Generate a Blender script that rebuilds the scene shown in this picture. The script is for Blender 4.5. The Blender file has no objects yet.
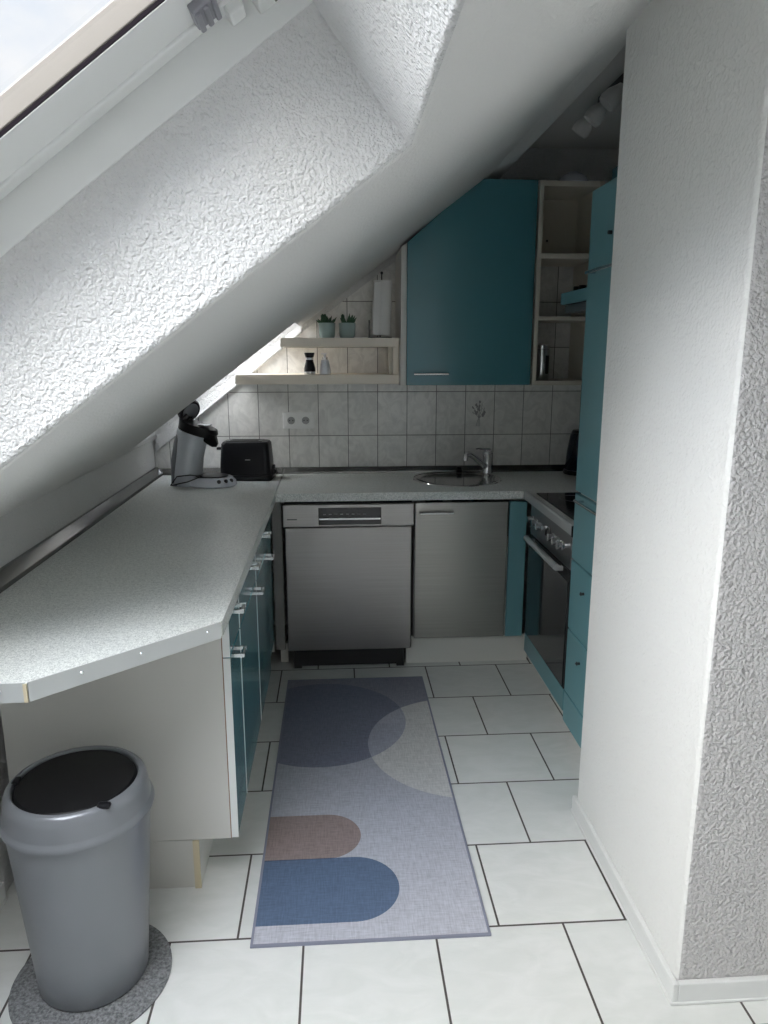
import bpy, bmesh, math, random
from mathutils import Vector, Matrix

random.seed(4)
S = bpy.context.scene
COL = S.collection

# ------------------------------------------------------------------ camera
cam_d = bpy.data.cameras.new('camera')
cam = bpy.data.objects.new('camera', cam_d)
COL.objects.link(cam)
cam_d.sensor_fit = 'VERTICAL'
cam_d.sensor_height = 36.0
cam_d.lens = 735.0 / 1024.0 * 36.0
cam_d.clip_start = 0.02


def cam_axes():
    Y = Vector((335 - 384, -(350 - 512), -735.0)).normalized()
    Z = Vector((0, 3338.0, 735.0))
    Z = (Z - Z.dot(Y) * Y).normalized()
    X = Y.cross(Z)
    return Matrix((X, Y, Z))


cam.matrix_world = Matrix.Translation((0, 0, 1.5)) @ cam_axes().to_4x4()
S.camera = cam

# ------------------------------------------------------------------ colour management
S.view_settings.view_transform = 'Standard'
S.view_settings.look = 'None'
S.view_settings.gamma = 1.0
S.view_settings.use_curve_mapping = False
S.view_settings.exposure = 0.6
S.cycles.use_denoising = True
S.cycles.max_bounces = 10
S.cycles.diffuse_bounces = 6
S.cycles.caustics_reflective = False
S.cycles.caustics_refractive = False
S.cycles.sample_clamp_indirect = 4.0

# ------------------------------------------------------------------ sky
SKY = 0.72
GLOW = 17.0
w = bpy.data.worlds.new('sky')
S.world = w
w.use_nodes = True
nt = w.node_tree
nt.nodes.clear()
N = nt.nodes.new
L = nt.links.new
out = N('ShaderNodeOutputWorld')
bg = N('ShaderNodeBackground')
tc = N('ShaderNodeTexCoord')
mp = N('ShaderNodeMapping')
mp.inputs['Scale'].default_value = (1.0, 1.0, 1.6)
nz = N('ShaderNodeTexNoise')
nz.inputs['Scale'].default_value = 2.6
nz.inputs['Detail'].default_value = 6
nz.inputs['Roughness'].default_value = 0.55
cr = N('ShaderNodeValToRGB')
cr.color_ramp.elements[0].position = 0.40
cr.color_ramp.elements[0].color = (0.70, 0.79, 0.92, 1)
cr.color_ramp.elements[1].position = 0.58
cr.color_ramp.elements[1].color = (1.0, 0.99, 0.975, 1)
L(tc.outputs['Generated'], mp.inputs['Vector'])
L(mp.outputs['Vector'], nz.inputs['Vector'])
L(nz.outputs['Fac'], cr.inputs['Fac'])
L(cr.outputs['Color'], bg.inputs['Color'])
# glow added to the sky overhead, out of view, to light the room
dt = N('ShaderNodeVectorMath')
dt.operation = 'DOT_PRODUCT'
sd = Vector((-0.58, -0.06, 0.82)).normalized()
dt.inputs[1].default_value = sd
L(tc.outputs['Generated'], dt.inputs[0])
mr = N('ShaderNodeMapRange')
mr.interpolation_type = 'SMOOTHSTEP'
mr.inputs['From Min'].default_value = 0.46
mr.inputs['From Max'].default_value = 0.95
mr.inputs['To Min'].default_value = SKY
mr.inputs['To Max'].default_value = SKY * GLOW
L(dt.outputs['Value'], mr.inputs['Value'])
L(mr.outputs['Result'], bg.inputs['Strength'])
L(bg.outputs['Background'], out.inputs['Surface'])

# ------------------------------------------------------------------ bright veiled sun
def sun(name, direction, energy, angle, color=(1, 1, 1)):
    d = bpy.data.lights.new(name, 'SUN')
    d.energy = energy
    d.angle = math.radians(angle)
    d.color = color
    o = bpy.data.objects.new(name, d)
    COL.objects.link(o)
    o.rotation_euler = Vector(direction).to_track_quat('-Z', 'Y').to_euler()
    return o


sun('veiled_sun', (0.45, 0.35, -0.82), 0.5, 60, (1.0, 0.98, 0.94))


def portal(name, loc, normal, sx, sy, rz_axis=None):
    """Daylight sampling portal lying in a modelled window opening."""
    d = bpy.data.lights.new(name, 'AREA')
    d.shape = 'RECTANGLE'
    d.size = sx
    d.size_y = sy
    d.cycles.is_portal = True
    o = bpy.data.objects.new(name, d)
    COL.objects.link(o)
    zax = -Vector(normal).normalized()
    xax = Vector(rz_axis).normalized()
    yax = zax.cross(xax)
    m = Matrix((xax, yax, zax)).transposed().to_4x4()
    m.translation = loc
    o.matrix_world = m
    return o


# roof slope frame: P(u, y, d) lies u up the slope, d outwards
TAN = 0.745
TH = math.atan(TAN)
EU = Vector((math.cos(TH), 0, math.sin(TH)))
EN = Vector((-math.sin(TH), 0, math.cos(TH)))
O0 = Vector((-0.95, 0, 1.04))


def P(u, y, d):
    v = O0 + EU * u + EN * d
    return Vector((v.x, y, v.z))


def SZ(x):
    return 1.748 + TAN * x


W1 = (0.12, 1.36, 0.30, 1.42)
W2 = (0.03, 0.96, 3.40, 3.90)
W3 = (0.12, 1.36, -2.20, -1.10)
for i, (a, b, c, d) in enumerate((W1, W2, W3)):
    portal('daylight_portal', P((a + b) / 2, (c + d) / 2, 0.43), -EN, b - a, d - c, EU)
portal('daylight_portal', (1.0, -2.95, 1.25), (0, 1, 0), 1.7, 1.9, (1, 0, 0))

# ================================================================== helpers
MATS = {}


def principled(name, color=(0.8, 0.8, 0.8), rough=0.5, metal=0.0, **kw):
    m = bpy.data.materials.new(name)
    m.use_nodes = True
    b = m.node_tree.nodes['Principled BSDF']
    b.inputs['Base Color'].default_value = (*color, 1)
    b.inputs['Roughness'].default_value = rough
    b.inputs['Metallic'].default_value = metal
    for k, v in kw.items():
        b.inputs[k.replace('_', ' ')].default_value = v
    MATS[name] = m
    return m


class G:
    """small node helper"""

    def __init__(s, m):
        s.t = m.node_tree
        s.b = m.node_tree.nodes['Principled BSDF']

    def n(s, kind, **kw):
        q = s.t.nodes.new(kind)
        for k, v in kw.items():
            setattr(q, k, v)
        return q

    def l(s, a, b):
        s.t.links.new(a, b)

    def obj(s, scale=(1, 1, 1), loc=(0, 0, 0), rot=(0, 0, 0)):
        c = s.n('ShaderNodeTexCoord')
        m = s.n('ShaderNodeMapping')
        m.inputs['Scale'].default_value = scale
        m.inputs['Location'].default_value = loc
        m.inputs['Rotation'].default_value = rot
        s.l(c.outputs['Object'], m.inputs['Vector'])
        return m.outputs['Vector']

    def noise(s, vec, scale, detail=3, rough=0.5, dist=0.0):
        q = s.n('ShaderNodeTexNoise')
        q.inputs['Scale'].default_value = scale
        q.inputs['Detail'].default_value = detail
        q.inputs['Roughness'].default_value = rough
        q.inputs['Distortion'].default_value = dist
        s.l(vec, q.inputs['Vector'])
        return q.outputs['Fac']

    def ramp(s, fac, stops):
        r = s.n('ShaderNodeValToRGB')
        e = r.color_ramp.elements
        while len(e) < len(stops):
            e.new(0.5)
        for i, (p, c) in enumerate(stops):
            e[i].position = p
            e[i].color = (*c, 1) if len(c) == 3 else c
        s.l(fac, r.inputs['Fac'])
        return r.outputs['Color']

    def math(s, op, a, b=None, c=None):
        q = s.n('ShaderNodeMath', operation=op)
        for i, v in enumerate((a, b, c)):
            if v is None:
                continue
            if isinstance(v, (int, float)):
                q.inputs[i].default_value = v
            else:
                s.l(v, q.inputs[i])
        return q.outputs[0]

    def mix(s, fac, a, b):
        q = s.n('ShaderNodeMix', data_type='RGBA')
        for sock, v in ((q.inputs[0], fac), (q.inputs[6], a), (q.inputs[7], b)):
            if isinstance(v, (int, float)):
                sock.default_value = v
            elif isinstance(v, tuple):
                sock.default_value = (*v, 1)
            else:
                s.l(v, sock)
        return q.outputs[2]

    def bump(s, h, strength=0.5, dist=0.002):
        q = s.n('ShaderNodeBump')
        q.inputs['Strength'].default_value = strength
        q.inputs['Distance'].default_value = dist
        s.l(h, q.inputs['Height'])
        s.l(q.outputs['Normal'], s.b.inputs['Normal'])


def plaster(name, color, scale, dist, rough=0.9, strength=1.0):
    m = principled(name, color, rough)
    g = G(m)
    v = g.obj()
    a = g.noise(v, scale, 1, 0.45, 0.25)
    b = g.noise(v, scale * 0.4, 1, 0.5, 0.0)
    r = g.math('ADD', a, g.math('MULTIPLY', b, 0.6))
    g.bump(r, strength, dist)
    return m


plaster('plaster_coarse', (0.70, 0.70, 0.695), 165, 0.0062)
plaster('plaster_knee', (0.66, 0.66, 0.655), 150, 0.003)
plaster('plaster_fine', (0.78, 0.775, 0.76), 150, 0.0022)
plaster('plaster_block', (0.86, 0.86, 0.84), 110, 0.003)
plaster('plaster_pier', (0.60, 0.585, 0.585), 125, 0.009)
principled('paint_ceiling', (0.68, 0.67, 0.65), 0.9)
principled('paint_plain', (0.80, 0.80, 0.78), 0.9)
principled('white_paint', (0.78, 0.79, 0.78), 0.4)
principled('frame_white', (0.80, 0.81, 0.80), 0.38)
principled('frame_beige', (0.22, 0.20, 0.175), 0.5)
principled('gasket', (0.010, 0.007, 0.010), 0.8, 0.0, Specular_IOR_Level=0.1)
principled('teal', (0.080, 0.235, 0.275), 0.24, 0.0, Coat_Weight=0.25, Coat_Roughness=0.06)
principled('teal_matt', (0.145, 0.335, 0.375), 0.35)
principled('cream', (0.66, 0.62, 0.53), 0.45)
principled('white_board', (0.70, 0.69, 0.65), 0.42)
principled('panel_grey', (0.60, 0.59, 0.56), 0.4)
principled('raw_edge', (0.62, 0.54, 0.38), 0.8)
principled('brown_edge', (0.25, 0.13, 0.07), 0.7)
principled('shelf_wood', (0.84, 0.77, 0.67), 0.45)
principled('black_plastic', (0.008, 0.008, 0.010), 0.36, 0.0, Specular_IOR_Level=0.35)
principled('black_gloss', (0.008, 0.009, 0.012), 0.08)
principled('black_matt', (0.015, 0.015, 0.016), 0.6)
principled('dark_gap', (0.03, 0.03, 0.03), 0.8)
principled('chrome', (0.75, 0.76, 0.78), 0.14, 1.0)
principled('steel_handle', (0.62, 0.64, 0.65), 0.22, 1.0)
principled('dull_alu', (0.55, 0.57, 0.57), 0.38, 0.35)
principled('grey_strip', (0.20, 0.20, 0.195), 0.18, 0.8)
principled('silver_plastic', (0.62, 0.65, 0.70), 0.3, 0.25)
principled('hinge_grey', (0.30, 0.30, 0.33), 0.35, 0.4)
principled('panel_dark', (0.22, 0.215, 0.205), 0.6)
principled('bin_grey', (0.215, 0.225, 0.245), 0.32, 0.15)
principled('bin_flap', (0.008, 0.008, 0.009), 0.42, 0.0, Specular_IOR_Level=0.25)
principled('machine_silver', (0.72, 0.74, 0.82), 0.25, 0.1)
principled('bin_rim', (0.20, 0.21, 0.23), 0.28, 0.2)
principled('pot', (0.34, 0.44, 0.42), 0.6)
principled('soil', (0.05, 0.035, 0.025), 0.95)
principled('succulent', (0.045, 0.12, 0.06), 0.5)
principled('paper', (0.78, 0.77, 0.75), 0.95)
principled('glass_lamp', (0.75, 0.75, 0.73), 0.3, 0.0, Transmission_Weight=0.15)
principled('dark_metal', (0.08, 0.08, 0.085), 0.35, 0.8)
principled('socket_white', (0.90, 0.90, 0.89), 0.3)
principled('socket_inner', (0.35, 0.35, 0.35), 0.5)
principled('motif_grey', (0.30, 0.30, 0.30), 0.5)
principled('dark_blue_glass', (0.006, 0.010, 0.026), 0.08)
principled('salt_white', (0.72, 0.74, 0.80), 0.25)
principled('hood_grey', (0.12, 0.12, 0.12), 0.4)
principled('oven_steel', (0.22, 0.22, 0.225), 0.3, 0.8)


def steel(name, col, rough, sx=1.0, streak=0.06):
    m = principled(name, col, rough, 1.0)
    g = G(m)
    v = g.obj(scale=(1.2, 1.2, 160) if sx else (160, 1.2, 1.2))
    f = g.noise(v, 2.2, 3)
    lo = tuple(c * (1 - streak) for c in col)
    hi = tuple(min(1, c * (1 + streak)) for c in col)
    v2 = g.obj(scale=(1, 1, 1))
    big = g.noise(v2, 3.2, 2)
    rr = g.math('MULTIPLY_ADD', big, 0.22, rough - 0.1)
    g.l(rr, g.b.inputs['Roughness'])
    g.l(g.ramp(f, [(0.3, lo), (0.7, hi)]), g.b.inputs['Base Color'])
    g.bump(f, 0.15, 0.0004)
    return m


steel('steel', (0.34, 0.33, 0.32), 0.38)
steel('steel_light', (0.30, 0.295, 0.28), 0.33)
principled('steel_sink', (0.66, 0.65, 0.63), 0.13, 1.0)


def worktop_mat():
    m = principled('laminate', (0.6, 0.62, 0.6), 0.32)
    g = G(m)
    v = g.obj()
    f = g.noise(v, 330, 3, 0.65)
    f2 = g.noise(v, 120, 2, 0.5)
    c = g.ramp(g.math('ADD', g.math('MULTIPLY', f, 0.75), g.math('MULTIPLY', f2, 0.25)),
               [(0.36, (0.38, 0.40, 0.39)), (0.47, (0.66, 0.685, 0.665)), (0.60, (0.90, 0.92, 0.89))])
    g.l(c, g.b.inputs['Base Color'])
    g.bump(f, 0.12, 0.0004)
    g.b.inputs['Specular IOR Level'].default_value = 0.6
    return m


worktop_mat()


def floor_mat():
    m = principled('floor_tiles', (0.7, 0.7, 0.68), 0.2)
    g = G(m)
    v = g.obj(loc=(-0.07 + 0.345 * 40.5, -1.653 + 0.33 * 40, 0))
    br = g.n('ShaderNodeTexBrick')
    br.offset = 0.5
    br.offset_frequency = 2
    br.squash = 1.0
    br.inputs['Scale'].default_value = 1.0
    br.inputs['Mortar Size'].default_value = 0.0032
    br.inputs['Mortar Smooth'].default_value = 0.15
    br.inputs['Bias'].default_value = 0
    br.inputs['Brick Width'].default_value = 0.345
    br.inputs['Row Height'].default_value = 0.33
    br.inputs['Color1'].default_value = (0.79, 0.80, 0.785, 1)
    br.inputs['Color2'].default_value = (0.84, 0.845, 0.825, 1)
    br.inputs['Mortar'].default_value = (0.085, 0.075, 0.068, 1)
    g.l(v, br.inputs['Vector'])
    v2 = g.obj(scale=(1, 2.2, 1), rot=(0, 0, 0.6))
    cloud = g.noise(v2, 7, 4, 0.55, 1.2)
    tint = g.ramp(cloud, [(0.35, (0.93, 0.94, 0.93)), (0.65, (1.0, 1.0, 1.0))])
    mul = g.n('ShaderNodeMix', data_type='RGBA', blend_type='MULTIPLY')
    mul.inputs[0].default_value = 1
    g.l(br.outputs['Color'], mul.inputs[6])
    g.l(tint, mul.inputs[7])
    g.l(mul.outputs[2], g.b.inputs['Base Color'])
    rr = g.math('MULTIPLY_ADD', br.outputs['Fac'], 0.5, 0.24)
    g.l(rr, g.b.inputs['Roughness'])
    h = g.math('SUBTRACT', g.math('MULTIPLY', g.noise(v2, 22, 2, 0.5, 1.5), 0.35), br.outputs['Fac'])
    g.bump(h, 0.5, 0.0022)


floor_mat()


def wall_tile_mat():
    m = principled('wall_tiles', (0.7, 0.7, 0.68), 0.2)
    g = G(m)
    c = g.n('ShaderNodeTexCoord')
    sp = g.n('ShaderNodeSeparateXYZ')
    g.l(c.outputs['Object'], sp.inputs[0])
    cb = g.n('ShaderNodeCombineXYZ')
    g.l(g.math('ADD', sp.outputs[0], 0.1555 * 40 - 0.0640), cb.inputs[0])
    g.l(g.math('ADD', sp.outputs[2], 0.228 * 40 - 1.058), cb.inputs[1])
    br = g.n('ShaderNodeTexBrick')
    br.offset = 0.0
    br.squash = 1.0
    br.inputs['Scale'].default_value = 1.0
    br.inputs['Mortar Size'].default_value = 0.0022
    br.inputs['Mortar Smooth'].default_value = 0.2
    br.inputs['Bias'].default_value = 0
    br.inputs['Brick Width'].default_value = 0.1555
    br.inputs['Row Height'].default_value = 0.228
    br.inputs['Color1'].default_value = (0.82, 0.815, 0.79, 1)
    br.inputs['Color2'].default_value = (0.87, 0.865, 0.84, 1)
    br.inputs['Mortar'].default_value = (0.27, 0.265, 0.25, 1)
    g.l(cb.outputs[0], br.inputs['Vector'])
    v2 = g.obj(scale=(1, 1, 0.8), rot=(0.2, 0.5, 0.6))
    cloud = g.noise(v2, 16, 4, 0.6, 1.6)
    tint = g.ramp(cloud, [(0.38, (0.86, 0.86, 0.86)), (0.60, (1.0, 1.0, 1.0))])
    mul = g.n('ShaderNodeMix', data_type='RGBA', blend_type='MULTIPLY')
    mul.inputs[0].default_value = 1
    g.l(br.outputs['Color'], mul.inputs[6])
    g.l(tint, mul.inputs[7])
    g.l(mul.outputs[2], g.b.inputs['Base Color'])
    rr = g.math('MULTIPLY_ADD', br.outputs['Fac'], 0.5, 0.28)
    g.l(rr, g.b.inputs['Roughness'])
    g.bump(g.math('MULTIPLY', br.outputs['Fac'], -1.0), 0.5, 0.0015)


wall_tile_mat()


def rug_mat():
    m = principled('rug_print', (0.4, 0.4, 0.5), 0.9)
    g = G(m)
    c = g.n('ShaderNodeTexCoord')
    sp = g.n('ShaderNodeSeparateXYZ')
    g.l(c.outputs['Object'], sp.inputs[0])
    x, y = sp.outputs[0], sp.outputs[1]

    def circ(cx, cy, r, e=0.003):
        dx = g.math('SUBTRACT', x, cx)
        dy = g.math('SUBTRACT', y, cy)
        d = g.math('SQRT', g.math('ADD', g.math('MULTIPLY', dx, dx), g.math('MULTIPLY', dy, dy)))
        return g.math('LESS_THAN', d, r)

    def stadium(cx, cy, r):
        dx = g.math('MAXIMUM', g.math('SUBTRACT', x, cx), 0.0)
        dy = g.math('SUBTRACT', y, cy)
        d = g.math('SQRT', g.math('ADD', g.math('MULTIPLY', dx, dx), g.math('MULTIPLY', dy, dy)))
        return g.math('LESS_THAN', d, r)

    A = circ(-0.075, 2.785, 0.345)
    B = circ(0.475, 2.58, 0.368)
    Br = stadium(-0.048, 2.048, 0.108)
    Bl = stadium(0.033, 1.815, 0.129)
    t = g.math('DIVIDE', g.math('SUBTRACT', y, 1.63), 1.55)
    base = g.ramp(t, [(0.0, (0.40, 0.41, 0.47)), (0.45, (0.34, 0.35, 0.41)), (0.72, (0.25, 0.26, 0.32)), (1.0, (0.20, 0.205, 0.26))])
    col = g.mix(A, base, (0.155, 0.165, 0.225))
    col = g.mix(B, col, (0.47, 0.47, 0.48))
    AB = g.math('MULTIPLY', A, B)
    col = g.mix(AB, col, (0.29, 0.30, 0.37))
    wv = g.n('ShaderNodeTexWave', wave_type='RINGS')
    wv.inputs['Scale'].default_value = 45
    g.l(g.obj(loc=(-0.2, -2.86, 0)), wv.inputs['Vector'])
    band = g.math('LESS_THAN', g.math('ABSOLUTE', g.math('SUBTRACT', y, 2.80)), 0.05)
    ln = g.math('MULTIPLY', g.math('MULTIPLY', AB, band), g.math('MULTIPLY', wv.outputs['Fac'], 0.35))
    col = g.mix(ln, col, (0.42, 0.42, 0.47))
    col = g.mix(Br, col, (0.235, 0.185, 0.185))
    col = g.mix(Bl, col, (0.085, 0.125, 0.205))
    ov = g.math('MULTIPLY', Br, Bl)
    col = g.mix(ov, col, (0.06, 0.08, 0.14))
    s1 = g.noise(g.obj(scale=(1, 9, 1)), 26, 3, 0.6)
    s2 = g.noise(g.obj(scale=(11, 1, 1)), 24, 3, 0.6)
    f = g.math('ADD', g.math('MULTIPLY', s1, 0.5), g.math('MULTIPLY', s2, 0.5))
    tint = g.ramp(f, [(0.36, (1.05, 1.04, 1.02)), (0.62, (1.5, 1.48, 1.44))])
    mul = g.n('ShaderNodeMix', data_type='RGBA', blend_type='MULTIPLY')
    mul.inputs[0].default_value = 1
    g.l(col, mul.inputs[6])
    g.l(tint, mul.inputs[7])
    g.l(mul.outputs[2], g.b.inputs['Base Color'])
    g.bump(g.noise(g.obj(), 500, 2), 0.3, 0.0008)


rug_mat()
principled('rug_edge', (0.25, 0.26, 0.33), 0.9)


def felt_mat():
    m = principled('felt', (0.2, 0.2, 0.21), 1.0)
    g = G(m)
    f = g.noise(g.obj(), 130, 4, 0.7)
    g.l(g.ramp(f, [(0.35, (0.10, 0.105, 0.11)), (0.65, (0.31, 0.315, 0.325))]), g.b.inputs['Base Color'])
    g.bump(f, 0.6, 0.002)


felt_mat()


def glass_mat():
    m = bpy.data.materials.new('window_glass')
    m.use_nodes = True
    t = m.node_tree
    t.nodes.clear()
    o = t.nodes.new('ShaderNodeOutputMaterial')
    mx = t.nodes.new('ShaderNodeMixShader')
    tr = t.nodes.new('ShaderNodeBsdfTransparent')
    gl = t.nodes.new('ShaderNodeBsdfGlossy')
    gl.inputs['Roughness'].default_value = 0.02
    mx.inputs[0].default_value = 0.05
    t.links.new(tr.outputs[0], mx.inputs[1])
    t.links.new(gl.outputs[0], mx.inputs[2])
    t.links.new(mx.outputs[0], o.inputs['Surface'])
    MATS['window_glass'] = m


glass_mat()


# ------------------------------------------------------------------ mesh helpers
class MB:
    def __init__(s):
        s.bm = bmesh.new()

    def box(s, x0, x1, y0, y1, z0, z1):
        v = [s.bm.verts.new(p) for p in ((x0, y0, z0), (x1, y0, z0), (x1, y1, z0), (x0, y1, z0),
                                         (x0, y0, z1), (x1, y0, z1), (x1, y1, z1), (x0, y1, z1))]
        for f in ((0, 3, 2, 1), (4, 5, 6, 7), (0, 1, 5, 4), (1, 2, 6, 5), (2, 3, 7, 6), (3, 0, 4, 7)):
            s.bm.faces.new([v[i] for i in f])
        return s

    def loft(s, rings, cap=True, close=True):
        R = [[s.bm.verts.new(p) for p in r] for r in rings]
        n = len(R[0])
        for a, b in zip(R[:-1], R[1:]):
            for i in range(n if close else n - 1):
                j = (i + 1) % n
                s.bm.faces.new((a[i], a[j], b[j], b[i]))
        if cap:
            s.bm.faces.new(R[0][::-1])
            s.bm.faces.new(R[-1])
        return s

    def prism(s, poly, axis, a, b):
        """poly in the two axes other than `axis`"""
        def mk(p, k):
            if axis == 'x':
                return (k, p[0], p[1])
            if axis == 'y':
                return (p[0], k, p[1])
            return (p[0], p[1], k)
        return s.loft([[mk(p, a) for p in poly], [mk(p, b) for p in poly]])

    def lathe(s, prof, c=(0, 0, 0), n=32, axis='z', sx=1, sy=1):
        rings = []
        for r, z in prof:
            ring = []
            for i in range(n):
                t = 2 * math.pi * i / n
                a, b = max(r, 1e-4) * math.cos(t) * sx, max(r, 1e-4) * math.sin(t) * sy
                if axis == 'z':
                    ring.append((c[0] + a, c[1] + b, c[2] + z))
                elif axis == 'y':
                    ring.append((c[0] + a, c[1] + z, c[2] + b))
                else:
                    ring.append((c[0] + z, c[1] + a, c[2] + b))
            rings.append(ring)
        return s.loft(rings)

    def tube(s, pts, r, n=10, rs=None):
        pts = [Vector(p) for p in pts]
        rings = []
        up = None
        for i, p in enumerate(pts):
            t = (pts[min(i + 1, len(pts) - 1)] - pts[max(i - 1, 0)]).normalized()
            if up is None:
                up = Vector((0, 0, 1)) if abs(t.z) < 0.9 else Vector((1, 0, 0))
            a = (up - up.dot(t) * t).normalized()
            b = t.cross(a)
            up = a
            rr = rs[i] if rs else r
            rings.append([p + a * rr * math.cos(2 * math.pi * k / n) + b * rr * math.sin(2 * math.pi * k / n) for k in range(n)])
        return s.loft(rings)

    def sphere(s, c, r, sx=1, sy=1, sz=1, n=16):
        prof = [(math.sin(math.pi * i / n) , -math.cos(math.pi * i / n)) for i in range(n + 1)]
        rings = []
        for a, z in prof:
            rings.append([(c[0] + r * sx * max(a, 1e-3) * math.cos(2 * math.pi * k / (n * 2)),
                           c[1] + r * sy * max(a, 1e-3) * math.sin(2 * math.pi * k / (n * 2)),
                           c[2] + r * sz * z) for k in range(n * 2)])
        return s.loft(rings)

    def slope_box(s, u0, u1, y0, y1, d0, d1):
        return s.loft([[P(u0, y0, d0), P(u1, y0, d0), P(u1, y1, d0), P(u0, y1, d0)],
                       [P(u0, y0, d1), P(u1, y0, d1), P(u1, y1, d1), P(u0, y1, d1)]])

    def build(s, name, mat, parent=None, bevel=0.0, seg=2, smooth=False, loc=None, rot=None):
        bmesh.ops.recalc_face_normals(s.bm, faces=s.bm.faces)
        if smooth:
            for f in s.bm.faces:
                f.smooth = True
        me = bpy.data.meshes.new(name)
        s.bm.to_mesh(me)
        s.bm.free()
        if smooth:
            me.set_sharp_from_angle(angle=math.radians(38))
        me.materials.append(MATS[mat] if isinstance(mat, str) else mat)
        o = bpy.data.objects.new(name, me)
        COL.objects.link(o)
        if parent is not None:
            o.parent = parent
        if loc:
            o.location = loc
        if rot:
            o.rotation_euler = rot
        if bevel:
            b = o.modifiers.new('bevel', 'BEVEL')
            b.width = bevel
            b.segments = seg
            b.limit_method = 'ANGLE'
            b.angle_limit = math.radians(40)
        return o


def thing(name, label, cat, loc=(0, 0, 0), rz=0.0, group=None, kind=None):
    o = bpy.data.objects.new(name, None)
    COL.objects.link(o)
    o.location = loc
    o.rotation_euler = (0, 0, rz)
    o.empty_display_size = 0.1
    if kind:
        o['kind'] = kind
        if label:
            o['label'] = label
        return o
    o['label'] = label
    o['category'] = cat
    if group:
        o['group'] = group
    return o


def tag(o, label, cat, group=None):
    o['label'] = label
    o['category'] = cat
    if group:
        o['group'] = group
    return o


def struct(o):
    o['kind'] = 'structure'
    return o


def arc(cx, cy, r, a0, a1, n):
    return [(cx + r * math.cos(math.radians(a0 + (a1 - a0) * i / n)), cy + r * math.sin(math.radians(a0 + (a1 - a0) * i / n))) for i in range(n + 1)]


# ================================================================== the room
struct(MB().box(-1.3, 3.3, -3.1, 4.0, -0.06, 0).build('floor', 'floor_tiles'))
struct(MB().box(-1.10, -0.95, -3.1, 4.0, 0, 1.06).build('wall_left', 'plaster_knee'))
wb = struct(MB().box(-1.6, 1.62, 3.90, 4.02, 0, 2.62).build('wall_back', 'plaster_coarse'))
struct(MB().box(1.50, 1.62, 2.12, 3.90, 0, 2.55).build('wall_right', 'paint_plain'))


# tiled area of the back wall, its upper edge follows the slope
def tiles():
    m = MB()
    poly = [(-0.95, 0.80), (1.50, 0.80), (1.50, 2.15), (0.60, 2.15), (-0.18, SZ(-0.18) - 0.035),
            (-0.93, SZ(-0.93) - 0.065), (-0.95, SZ(-0.95) - 0.07)]
    m.prism(poly, 'y', 3.892, 3.90)
    o = m.build('wall_tiling', 'wall_tiles', wb)
    return o


tl = tiles()
# narrow sloping plaster fillet between the tiles and the roof slope
fi = MB()
rows_ = []
for x, w_ in ((-0.94, 0.072), (-0.17, 0.038)):
    z = SZ(x)
    rows_.append([(x, 3.900, z - w_), (x, 3.880, z - w_ + 0.002), (x, 3.878, z - w_ + 0.010), (x, 3.897, z + 0.012), (x, 3.900, z + 0.012)])
fi.loft(rows_)
fi.build('plaster_fillet', 'plaster_coarse', wb)
# printed bouquet on one tile
bq = MB()
rnd = random.Random(3)
BX, BZ = 0.76, 1.175
for a, ln in ((-32, .052), (-16, .066), (0, .072), (14, .064), (33, .055), (50, .042), (-52, .045)):
    ra = math.radians(a)
    p0 = (BX, BZ - 0.03)
    p1 = (BX + math.sin(ra) * ln, BZ - 0.03 + math.cos(ra) * ln * 1.2)
    bq.tube([(p0[0], 3.8915, p0[1]), ((p0[0] + p1[0]) / 2 + .004, 3.8915, (p0[1] + p1[1]) / 2), (p1[0], 3.8915, p1[1])], 0.0012, 5)
    for k in range(4):
        t = 0.45 + 0.18 * k
        cx, cz = p0[0] + (p1[0] - p0[0]) * t + rnd.uniform(-.006, .006), p0[1] + (p1[1] - p0[1]) * t + rnd.uniform(-.006, .006)
        bq.prism([(cx + 0.0055 * math.cos(q), cz + 0.008 * math.sin(q + a)) for q in [i * math.pi / 4 for i in range(8)]], 'y', 3.8905, 3.8915)
for k in range(3):
    bq.tube([(BX + (k - 1) * .003, 3.8915, BZ - .03), (BX + (k - 1) * .010 - .004, 3.8915, BZ - .072)], 0.0014, 5)
bq.build('tile_motif', 'motif_grey', wb)


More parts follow.
